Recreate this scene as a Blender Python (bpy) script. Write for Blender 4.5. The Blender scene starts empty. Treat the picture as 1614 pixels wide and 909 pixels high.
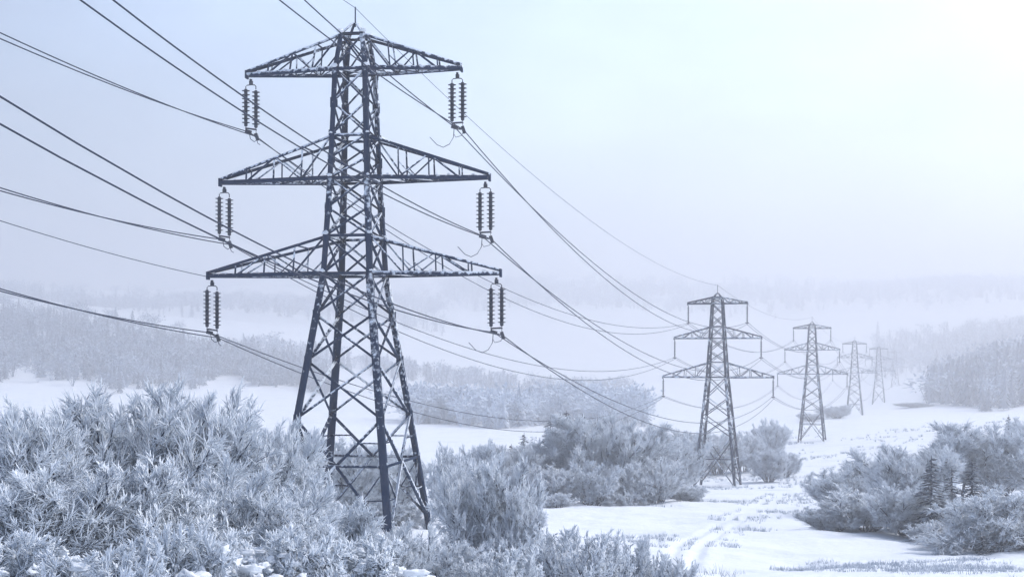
import bpy, math, random
import numpy as np
from mathutils import Vector, Matrix, noise as mnoise

# ---------------------------------------------------------------- camera, light, exposure
EYE = 40.0                      # camera height above the valley floor (m)
F = 2200.0                      # focal length in photograph pixels
CX, HOR = 807.0, 560.0          # principal column, eye-level row
S = bpy.context.scene
COL = S.collection
cam = bpy.data.cameras.new('camera')
cam.sensor_width = 36.0
cam.lens = F / 1614.0 * 36.0
cam.shift_y = (HOR - 454.5) / 1614.0
cam.clip_start = 0.5
cam.clip_end = 40000
camo = bpy.data.objects.new('camera', cam)
camo.location = (0, 0, EYE)
camo.rotation_euler = (math.radians(90), 0, 0)
COL.objects.link(camo)
S.camera = camo

SUN_EL, SUN_AZ = 50.0, 66.0     # azimuth clockwise from the view direction (+Y)
w = bpy.data.worlds.new('World'); S.world = w; w.use_nodes = True
nt = w.node_tree; nt.nodes.clear()
sky = nt.nodes.new('ShaderNodeTexSky'); sky.sky_type = 'NISHITA'; sky.sun_disc = False
sky.sun_elevation = math.radians(SUN_EL); sky.sun_rotation = math.radians(SUN_AZ)
sky.air_density = 1.0; sky.dust_density = 2.4; sky.ozone_density = 1.6; sky.altitude = 100
bg = nt.nodes.new('ShaderNodeBackground'); bg.inputs['Strength'].default_value = 0.145
ow = nt.nodes.new('ShaderNodeOutputWorld')
tcw = nt.nodes.new('ShaderNodeTexCoord'); cn = nt.nodes.new('ShaderNodeTexNoise'); cn.inputs['Scale'].default_value = 3.5
cn.inputs['Detail'].default_value = 5.0; cn.inputs['Roughness'].default_value = .55
mp = nt.nodes.new('ShaderNodeMapping'); mp.inputs['Scale'].default_value = (1, 1, 2.4)
nt.links.new(tcw.outputs['Generated'], mp.inputs['Vector']); nt.links.new(mp.outputs[0], cn.inputs['Vector'])
cr = nt.nodes.new('ShaderNodeMapRange'); cr.inputs[1].default_value = .3; cr.inputs[2].default_value = .7; cr.inputs[3].default_value = .7; cr.inputs[4].default_value = 1.25
nt.links.new(cn.outputs[0], cr.inputs[0])
# the overcast is thinner, hence brighter, on the side where the sun stands
dt = nt.nodes.new('ShaderNodeVectorMath'); dt.operation = 'DOT_PRODUCT'; dt.inputs[1].default_value = (math.sin(math.radians(24)), math.cos(math.radians(24)), .1)
nt.links.new(tcw.outputs['Generated'], dt.inputs[0])
dr = nt.nodes.new('ShaderNodeMapRange'); dr.interpolation_type = 'SMOOTHSTEP'; dr.inputs[1].default_value = .62; dr.inputs[2].default_value = 1.0; dr.inputs[3].default_value = .64; dr.inputs[4].default_value = 1.22
nt.links.new(dt.outputs['Value'], dr.inputs[0])
cmm = nt.nodes.new('ShaderNodeMath'); cmm.operation = 'MULTIPLY'; nt.links.new(cr.outputs[0], cmm.inputs[0]); nt.links.new(dr.outputs[0], cmm.inputs[1])
cmul = nt.nodes.new('ShaderNodeVectorMath'); cmul.operation = 'SCALE'
nt.links.new(sky.outputs[0], cmul.inputs[0]); nt.links.new(cmm.outputs[0], cmul.inputs['Scale'])
nt.links.new(cmul.outputs[0], bg.inputs['Color']); nt.links.new(bg.outputs[0], ow.inputs['Surface'])

sl = bpy.data.lights.new('sun', 'SUN'); sl.energy = 1.2; sl.angle = math.radians(30); sl.color = (1.0, 0.98, 0.94)
so = bpy.data.objects.new('sun', sl)
el, az = math.radians(SUN_EL), math.radians(SUN_AZ)
tosun = Vector((math.sin(az) * math.cos(el), math.cos(az) * math.cos(el), math.sin(el)))
so.rotation_euler = tosun.to_track_quat('Z', 'Y').to_euler(); so.location = (0, 0, 200)
COL.objects.link(so)

S.view_settings.view_transform = 'Standard'; S.view_settings.look = 'None'
S.view_settings.exposure = 0.96; S.view_settings.gamma = 1.0; S.view_settings.use_curve_mapping = False
S.render.engine = 'CYCLES'
cy = S.cycles
cy.max_bounces = 6; cy.diffuse_bounces = 3; cy.glossy_bounces = 1; cy.volume_bounces = 2
cy.transparent_max_bounces = 4; cy.caustics_reflective = False; cy.caustics_refractive = False
cy.use_denoising = True
try: cy.denoiser = 'OPENIMAGEDENOISE'
except Exception: pass
cy.use_adaptive_sampling = True; cy.adaptive_threshold = 0.02
S.render.filter_size = 1.3 if hasattr(S.render, 'filter_size') else 1.5

HAZE_DENSITY = 0.00075
HAZE_COLOR = (0.86, 0.855, 0.87)
HAZE_G = 0.6

# ---------------------------------------------------------------- helpers
def at(x, y, Y):
    """photograph pixel at forward distance Y -> point"""
    return np.array([(x - CX) / F * Y, Y, EYE - (y - HOR) / F * Y])

def mesh_np(name, V, faces):
    """faces: (m,k) array or list of such arrays"""
    if not isinstance(faces, list): faces = [faces]
    faces = [np.asarray(f, dtype=np.int32) for f in faces if len(f)]
    me = bpy.data.meshes.new(name)
    V = np.asarray(V, dtype=np.float32)
    me.vertices.add(len(V)); me.vertices.foreach_set('co', V.ravel())
    tot = np.concatenate([np.full(len(f), f.shape[1], dtype=np.int32) for f in faces])
    idx = np.concatenate([f.ravel() for f in faces])
    st = np.concatenate([[0], np.cumsum(tot)[:-1]]).astype(np.int32)
    me.loops.add(len(idx)); me.loops.foreach_set('vertex_index', idx)
    me.polygons.add(len(tot)); me.polygons.foreach_set('loop_start', st); me.polygons.foreach_set('loop_total', tot)
    me.update(calc_edges=True); me.validate()
    return me

def fattr(me, name, vals):
    a = me.attributes.new(name, 'FLOAT', 'POINT')
    a.data.foreach_set('value', np.asarray(vals, dtype=np.float32))

def obj(name, me, mat=None, parent=None):
    if mat is not None and len(me.materials) == 0: me.materials.append(mat)
    o = bpy.data.objects.new(name, me); COL.objects.link(o)
    if parent is not None: o.parent = parent
    return o

def tag(o, label=None, cat=None, group=None, kind=None):
    if label: o['label'] = label
    if cat: o['category'] = cat
    if group: o['group'] = group
    if kind: o['kind'] = kind
    return o

def empty(name, loc, rz=0.0):
    o = bpy.data.objects.new(name, None); COL.objects.link(o)
    o.location = loc; o.rotation_euler = (0, 0, rz); o.empty_display_size = 0.5
    return o

def norm(v):
    return v / (np.linalg.norm(v) + 1e-12)

class MB:
    def __init__(s): s.V = []; s.Q = []; s.T = []; s.n = 0; s.fr = []; s.rr = np.random.RandomState(len(bpy.data.meshes))
    def add(s, V, Q=None, T=None):
        if Q is not None and len(Q):
            Q = np.asarray(Q); c = np.asarray(V, float); c = c - c.mean(0)
            a0, a1, a2, a3 = (c[Q[:, i]] for i in range(4))
            if ((np.cross(a0, a1) * a2).sum() + (np.cross(a0, a2) * a3).sum()) < 0: Q = Q[:, ::-1]
        if Q is not None and len(Q): s.Q.append(np.asarray(Q) + s.n)
        if T is not None and len(T): s.T.append(np.asarray(T) + s.n)
        s.V.append(np.asarray(V, dtype=float)); s.n += len(V)
        u = s.rr.rand(); s.fr.append(np.full(len(V), .66 if u > .68 else (.34 if u > .45 else s.rr.uniform(-.1, .12))))
    def angle(s, p0, p1, size, t, a, b):
        """steel angle section: flanges along a and b"""
        p0 = np.asarray(p0, float); p1 = np.asarray(p1, float)
        d = norm(p1 - p0)
        a = np.asarray(a, float); a = norm(a - d * a.dot(d))
        b = np.asarray(b, float); b = b - d * b.dot(d) - a * b.dot(a); b = norm(b)
        pr = np.array([(0, 0), (size, 0), (size, t), (t, t), (t, size), (0, size)]) - size * .3
        off = pr[:, :1] * a + pr[:, 1:] * b
        V = np.concatenate([p0 + off, p1 + off])
        Q = [(i, (i + 1) % 6, 6 + (i + 1) % 6, 6 + i) for i in range(6)]
        Q += [(0, 3, 2, 1), (0, 5, 4, 3), (6, 7, 8, 9), (6, 9, 10, 11)]
        s.add(V, Q)
    def bar(s, p0, p1, wx, wy, up=(0, 0, 1)):
        p0 = np.asarray(p0, float); p1 = np.asarray(p1, float)
        d = norm(p1 - p0); up = np.asarray(up, float)
        if abs(d.dot(up)) > .97: up = np.array([1., 0, 0])
        a = norm(np.cross(d, up)); b = np.cross(a, d)
        off = np.array([-wx * a - wy * b, wx * a - wy * b, wx * a + wy * b, -wx * a + wy * b]) * .5
        s.add(np.concatenate([p0 + off, p1 + off]),
              [(0, 1, 5, 4), (1, 2, 6, 5), (2, 3, 7, 6), (3, 0, 4, 7), (0, 3, 2, 1), (4, 5, 6, 7)])
    def lathe(s, p, prof, n=12):
        """prof: list of (r,z) ; axis vertical at p"""
        p = np.asarray(p, float); an = np.arange(n) * 2 * math.pi / n
        V = []
        for r, z in prof:
            V.append(np.stack([p[0] + r * np.cos(an), p[1] + r * np.sin(an), np.full(n, p[2] + z)], 1))
        V = np.concatenate(V); Q = []
        for i in range(len(prof) - 1):
            for j in range(n):
                Q.append((i * n + j, i * n + (j + 1) % n, (i + 1) * n + (j + 1) % n, (i + 1) * n + j))
        s.add(V, Q)
    def tube(s, pts, r, n=6):
        pts = np.asarray(pts, float); m = len(pts)
        r = np.broadcast_to(np.asarray(r, float), (m,))
        tg = np.gradient(pts, axis=0); tg /= np.linalg.norm(tg, axis=1)[:, None] + 1e-9
        up = np.tile(np.array([0, 0, 1.0]), (m, 1)); up[np.abs(tg[:, 2]) > .95] = (1, 0, 0)
        a = np.cross(tg, up); a /= np.linalg.norm(a, axis=1)[:, None]; b = np.cross(a, tg)
        an = np.arange(n) * 2 * math.pi / n
        V = pts[:, None, :] + r[:, None, None] * (np.cos(an)[None, :, None] * a[:, None, :] + np.sin(an)[None, :, None] * b[:, None, :])
        i = np.arange(m - 1)[:, None] * n; j = np.arange(n)[None, :]; jn = (j + 1) % n
        Q = np.stack([i + j, i + jn, i + n + jn, i + n + j], -1).reshape(-1, 4)
        s.add(V.reshape(-1, 3), Q)
    def build(s, name, mat, parent=None, M=None):
        V = np.concatenate(s.V)
        fs = []
        if s.Q: fs.append(np.concatenate(s.Q))
        if s.T: fs.append(np.concatenate(s.T))
        me = mesh_np(name, V, fs)
        if mat in (M_STEEL, M_STEEL2): fattr(me, 'frost', np.concatenate(s.fr) * (.6 if name == 'leg' else 1))
        return obj(name, me, mat, parent)

def seg_tubes(P0, P1, R0, R1, n=3):
    """many separate tapered twigs at once -> V, Q"""
    m = len(P0); d = P1 - P0; d /= np.linalg.norm(d, axis=1)[:, None] + 1e-9
    up = np.tile(np.array([0, 0, 1.0]), (m, 1)); up[np.abs(d[:, 2]) > .9] = (1, 0, 0)
    a = np.cross(d, up); a /= np.linalg.norm(a, axis=1)[:, None]; b = np.cross(a, d)
    an = np.arange(n) * 2 * math.pi / n + .5
    ring = np.cos(an)[None, :, None] * a[:, None, :] + np.sin(an)[None, :, None] * b[:, None, :]
    V = np.concatenate([P0[:, None, :] + R0[:, None, None] * ring, P1[:, None, :] + R1[:, None, None] * ring], 1)
    base = np.arange(m)[:, None, None] * 2 * n
    j = np.arange(n); q = np.stack([j, (j + 1) % n, n + (j + 1) % n, n + j], 1)[None]
    Q = (base + q).reshape(-1, 4)
    c = V[0].reshape(-1, 3) - V[0].reshape(-1, 3).mean(0); k = q[0]
    if (np.cross(c[k[:, 0]], c[k[:, 1]]) * c[k[:, 2]]).sum() + (np.cross(c[k[:, 0]], c[k[:, 2]]) * c[k[:, 3]]).sum() < 0: Q = Q[:, ::-1]
    return V.reshape(-1, 3), Q

# ---------------------------------------------------------------- materials
def new_mat(name):
    m = bpy.data.materials.new(name); m.use_nodes = True
    n = m.node_tree; b = n.nodes['Principled BSDF']
    b.inputs['Roughness'].default_value = .8
    return m, n, b

def node(n, t, **k):
    x = n.nodes.new(t)
    for a, v in k.items(): setattr(x, a, v)
    return x

def math_n(n, op, a, b=None, clamp=False):
    x = node(n, 'ShaderNodeMath', operation=op, use_clamp=clamp)
    for i, v in enumerate((a, b)):
        if v is None: continue
        if isinstance(v, (int, float)): x.inputs[i].default_value = v
        else: n.links.new(v, x.inputs[i])
    return x.outputs[0]

def frost_material(name, dark, white, attr=None, up_gain=.6, noise_scale=3.0, noise_gain=.7, bias=0.0, rough=.75, space='Object', sharp=1.0, spec=.3):
    m, n, b = new_mat(name)
    geo = node(n, 'ShaderNodeNewGeometry')
    sep = node(n, 'ShaderNodeSeparateXYZ'); n.links.new(geo.outputs['Normal'], sep.inputs[0])
    tc = node(n, 'ShaderNodeTexCoord')
    no = node(n, 'ShaderNodeTexNoise'); no.inputs['Scale'].default_value = noise_scale; no.inputs['Detail'].default_value = 4
    n.links.new(tc.outputs[space], no.inputs['Vector'])
    f = math_n(n, 'MULTIPLY', sep.outputs[2], up_gain)
    g = math_n(n, 'MULTIPLY', math_n(n, 'SUBTRACT', no.outputs[0], .5), noise_gain * 2)
    f = math_n(n, 'ADD', f, g)
    if attr:
        at_ = node(n, 'ShaderNodeAttribute', attribute_name=attr)
        f = math_n(n, 'ADD', f, at_.outputs['Fac'])
    f = math_n(n, 'ADD', f, bias)
    f = math_n(n, 'ADD', math_n(n, 'MULTIPLY', math_n(n, 'SUBTRACT', f, .5), sharp), .5, clamp=True)
    mx = node(n, 'ShaderNodeMix', data_type='RGBA')
    n.links.new(f, mx.inputs[0])
    mx.inputs[6].default_value = (*dark, 1); mx.inputs[7].default_value = (*white, 1)
    n.links.new(mx.outputs[2], b.inputs['Base Color'])
    b.inputs['Roughness'].default_value = rough
    b.inputs['Specular IOR Level'].default_value = spec
    return m

SNOW = (.82, .87, .93)
M_STEEL = frost_material('frosted_steel', (.006, .024, .068), (.76, .83, .92), 'frost', up_gain=.6, noise_scale=2.6, noise_gain=1.2, bias=-.25, sharp=2.4, rough=.7, spec=.12)
M_STEEL2 = frost_material('frosted_steel_fine', (.008, .022, .055), (.72, .8, .9), 'frost', up_gain=.5, noise_scale=1.2, noise_gain=1.0, bias=-.25, sharp=2.0, rough=.7, spec=.12)
M_INS = frost_material('dark_insulator_glaze', (.006, .014, .035), (.4, .5, .65), None, up_gain=.5, noise_scale=3, noise_gain=.4, bias=-.3, sharp=1.5, rough=.3, spec=.5)
M_WIRE = frost_material('cable_metal', (.014, .026, .06), (.3, .36, .45), None, up_gain=.3, noise_scale=.3, noise_gain=.4, bias=-.25, rough=.6)
M_BARK = frost_material('frosted_bark', (.014, .028, .065), (.74, .8, .9), 'frost', up_gain=.45, noise_scale=14, noise_gain=.55, bias=-.1, sharp=1.6)
M_TWIG = frost_material('rime_twigs', (.022, .045, .10), (.84, .9, .97), 'frost', up_gain=.32, noise_scale=5, noise_gain=.6, bias=-.06, sharp=1.8)
M_NEEDLE = frost_material('frosted_needles', (.012, .028, .06), (.75, .82, .9), 'frost', up_gain=.5, noise_scale=10, noise_gain=.7, bias=-.2, sharp=1.5)
M_WOOD = frost_material('frosted_misted_wood', (.022, .048, .105), (.66, .74, .85), 'frost', up_gain=.25, noise_scale=.25, noise_gain=.3, bias=-.12, sharp=1.1)  # attribute carries real frost plus mist paleness put into the colour
M_WEED = frost_material('frosted_weed', (.2, .25, .34), (.86, .9, .95), None, up_gain=.2, noise_scale=1.5, noise_gain=.8, bias=.5)
M_GRASS = frost_material('frosted_grass', (.2, .27, .38), SNOW, None, up_gain=.2, noise_scale=.6, noise_gain=1.0, bias=.5)

def snow_mat(name, bump=.5, scale=1.2, patch=True):
    m, n, b = new_mat(name)
    tc = node(n, 'ShaderNodeTexCoord')
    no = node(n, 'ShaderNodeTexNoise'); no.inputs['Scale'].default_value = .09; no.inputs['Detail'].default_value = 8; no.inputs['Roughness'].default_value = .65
    n.links.new(tc.outputs['Object'], no.inputs['Vector'])
    n2 = node(n, 'ShaderNodeTexNoise'); n2.inputs['Scale'].default_value = scale; n2.inputs['Detail'].default_value = 6
    n.links.new(tc.outputs['Object'], n2.inputs['Vector'])
    bp = node(n, 'ShaderNodeBump'); bp.inputs['Strength'].default_value = bump; bp.inputs['Distance'].default_value = .25
    n.links.new(n2.outputs[0], bp.inputs['Height']); n.links.new(bp.outputs[0], b.inputs['Normal'])
    if patch:
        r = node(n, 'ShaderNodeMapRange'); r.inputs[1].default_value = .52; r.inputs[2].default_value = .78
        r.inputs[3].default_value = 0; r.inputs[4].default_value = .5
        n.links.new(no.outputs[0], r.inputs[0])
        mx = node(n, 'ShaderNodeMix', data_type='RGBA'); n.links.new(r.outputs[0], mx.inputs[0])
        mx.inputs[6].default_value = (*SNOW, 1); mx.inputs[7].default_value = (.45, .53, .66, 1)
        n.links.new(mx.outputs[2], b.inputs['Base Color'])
    else:
        b.inputs['Base Color'].default_value = (*SNOW, 1)
    b.inputs['Roughness'].default_value = .7; b.inputs['Specular IOR Level'].default_value = .2
    return m
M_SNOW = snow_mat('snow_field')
M_LUMP = snow_mat('snow_lump', .3, 6.0, False)

# ---------------------------------------------------------------- terrain
cp = []
def row(Y, xs, zs):
    for x, z in zip(xs, zs): cp.append(((x - CX) / F * Y, Y, z))
XS = (-600, 0, 400, 807, 1200, 1614, 2200)
for Y_, zs in ((30, (-5.6, -5.6, -5.8, -6.2, -6.4, -6.4, -6)), (60, (-9.5, -9.8, -10.2, -11, -11.4, -11.2, -10.5)),
               (100, (-13, -13.5, -14.2, -15.6, -16.6, -16.4, -15)), (139, (-15, -15.8, -16.9, -18.4, -19.7, -19.4, -17)),
               (220, (-19, -20.5, -22, -24.2, -24.4, -23.2, -20)), (300, (-24, -26, -27.5, -29.6, -29.4, -27, -23)),
               (355, (-28, -30, -31, -32.5, -33.1, -29.5, -25))):
    row(Y_, XS, zs)
for u in (-.6, -.2, .2, .6): cp.append((u * 65, 5, -2.0)); cp.append((u * 40, -20, -1.5))
def px_row(Y, pairs):
    for x, y in pairs: cp.append(((x - CX) / F * Y, Y, -(y - HOR) / F * Y))
px_row(573, ((-600, 690), (0, 690), (500, 692), (900, 697), (1280, 695), (1614, 662), (2200, 620)))
px_row(909, ((-600, 640), (0, 632), (400, 648), (700, 664), (1000, 662), (1347, 654), (1614, 642), (2200, 600)))
px_row(1183, ((-600, 560), (0, 585), (400, 618), (807, 640), (1100, 642), (1385, 636), (1614, 575), (2200, 520)))
px_row(1774, ((-600, 480), (0, 492), (400, 530), (807, 600), (1100, 618), (1411, 613), (1614, 548), (2200, 480)))
px_row(2600, ((-600, 450), (0, 474), (400, 493), (807, 520), (1200, 535), (1614, 496), (2200, 440)))
px_row(3600, ((-600, 440), (0, 458), (400, 462), (807, 452), (1200, 447), (1614, 452), (2200, 430)))
px_row(5200, ((-600, 450), (400, 470), (1200, 462), (2200, 450)))
cp = np.array(cp)
def uv_of(X, Y):
    Yc = np.maximum(Y, -25.0) + 60.0
    u = np.clip(X / Yc, -1.1, 1.1); v = np.log(np.minimum(Yc, 6000.0))
    return np.stack([u * 2.2, v], -1)
def tps(r2): return .5 * r2 * np.log(r2 + 1e-9)
cuv = uv_of(cp[:, 0], cp[:, 1]); N = len(cp)
D2 = ((cuv[:, None] - cuv[None]) ** 2).sum(-1)
A = np.zeros((N + 3, N + 3)); A[:N, :N] = tps(D2) + np.eye(N) * .002; P_ = np.concatenate([np.ones((N, 1)), cuv], 1)
A[:N, N:] = P_; A[N:, :N] = P_.T
# solve for the slope z / (Y+60): keeps near and far control points on one scale
rhs = np.concatenate([cp[:, 2] / (np.maximum(cp[:, 1], -25) + 60), np.zeros(3)])
cw = np.linalg.solve(A, rhs)
rs = np.random.RandomState(5)
waves = [(rs.uniform(0, 2 * math.pi), rs.uniform(0, 6.28), L, a) for L, a in
         [(7, .05), (5, .04), (9, .07), (13, .09), (17, .10), (23, .12), (31, .16), (47, .2), (3.1, .03), (3.7, .03)]]
far_waves = [(rs.uniform(0, 2 * math.pi), rs.uniform(0, 6.28), L, a) for L, a in [(380, 3.5), (260, 2.5), (610, 6), (170, 1.5), (900, 8)]]
TRACK = [(1300, 742, 372), (1270, 765, 330), (1225, 785, 270), (1170, 812, 205), (1120, 838, 168), (1085, 862, 142), (1060, 900, 112)]
TR = np.array([(((x - CX) / F * Y), Y) for x, y, Y in TRACK])
def track_d(X, Y):
    best = np.full(X.shape, 1e9)
    for i in range(len(TR) - 1):
        a = TR[i]; b = TR[i + 1]; d = b - a; L2 = d.dot(d)
        t = np.clip(((X - a[0]) * d[0] + (Y - a[1]) * d[1]) / L2, 0, 1)
        best = np.minimum(best, np.hypot(X - a[0] - t * d[0], Y - a[1] - t * d[1]))
    return best
def ground(X, Y):
    X = np.atleast_1d(np.asarray(X, float)); Y = np.atleast_1d(np.asarray(Y, float))
    out = np.zeros(X.shape)
    flat = X.ravel(), Y.ravel(); o = np.zeros(flat[0].shape)
    for s in range(0, len(o), 20000):
        q = uv_of(flat[0][s:s + 20000], flat[1][s:s + 20000])
        K = tps(((q[:, None] - cuv[None]) ** 2).sum(-1))
        o[s:s + 20000] = K @ cw[:N] + cw[N] + q @ cw[N + 1:]
    out = o.reshape(X.shape) * (np.minimum(np.maximum(Y, -25), 6000) + 60)
    near = np.clip((500 - np.hypot(X, Y)) / 300, 0, 1)
    for th, ph, L, a in waves:
        out += near * a * np.sin((X * math.cos(th) + Y * math.sin(th)) * 6.283 / L + ph + 1.3 * np.sin((X * math.sin(th) - Y * math.cos(th)) * 6.283 / (L * 2.3)))
    far = np.clip((np.hypot(X, Y) - 1300) / 1500, 0, 1)
    for th, ph, L, a in far_waves:
        out += far * a * np.sin((X * math.cos(th) + Y * math.sin(th)) * 6.283 / L + ph + 1.1 * np.sin((X * math.sin(th) - Y * math.cos(th)) * 6.283 / (L * 1.7)))
    td = track_d(X, Y)
    out -= .24 * np.exp(-((td - 1.15) / .5) ** 2) - .10 * np.exp(-(td / .5) ** 2) - .12 * np.exp(-((td - 2.2) / .6) ** 2)
    return out + EYE
def gz(X, Y): return float(ground(X, Y)[0])

def axis(lo, hi, fine, n):
    """spacing grows smoothly away from the fine range"""
    a = math.asinh(1)
    t = np.linspace(-1, 1, n)
    k = 6.0
    s = np.sinh(t * k) / math.sinh(k)
    return np.where(s < 0, -s * lo, s * hi)
gx = axis(-7500, 7500, 0, 520)
ty = np.linspace(0, 1, 620)
gy = np.concatenate([-np.geomspace(3000, 20, 24), np.linspace(-16, 60, 40), np.geomspace(61, 9000, 640)])
GX, GY = np.meshgrid(gx, gy)
# near the camera, keep the columns closer together (fan outwards with distance)
GX = GX * np.clip(.12 + np.maximum(GY, 0) / 900, .12, 1.0)[:, :] * np.where(np.abs(gx)[None, :] < 6000, 1, 1)
edge = np.abs(gx)[None, :] / 7500.0
GX = np.where(np.broadcast_to(edge, GX.shape) > .55, np.sign(gx)[None, :] * np.maximum(np.abs(GX), np.abs(gx)[None, :] * edge), GX)
GZ = ground(GX, GY)
nx, ny = len(gx), len(gy)
ii = (np.arange(ny - 1)[:, None] * nx + np.arange(nx - 1)[None, :]).ravel()
me = mesh_np('ground', np.stack([GX, GY, GZ], -1).reshape(-1, 3), np.stack([ii, ii + 1, ii + nx + 1, ii + nx], 1))
me.polygons.foreach_set('use_smooth', np.ones(len(me.polygons), dtype=bool))
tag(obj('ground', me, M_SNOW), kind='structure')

# ---------------------------------------------------------------- haze
zlo, zhi = float(GZ.min()) - 1.0, float(GZ.max()) + 45.0
hm = bpy.data.materials.new('haze'); hm.use_nodes = True; hn = hm.node_tree; hn.nodes.clear()
pv = hn.nodes.new('ShaderNodeVolumePrincipled'); ho = hn.nodes.new('ShaderNodeOutputMaterial')
pv.inputs['Color'].default_value = (*HAZE_COLOR, 1); pv.inputs['Density'].default_value = HAZE_DENSITY
pv.inputs['Anisotropy'].default_value = HAZE_G
hn.links.new(pv.outputs[0], ho.inputs['Volume'])
hb = MB(); hb.bar((0, -3200, (zlo + zhi) / 2), (0, 9200, (zlo + zhi) / 2), 15400, zhi - zlo)
hb_me = mesh_np('haze', np.concatenate(hb.V), np.concatenate(hb.Q)); tag(obj('haze', hb_me, hm), kind='stuff')

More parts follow.
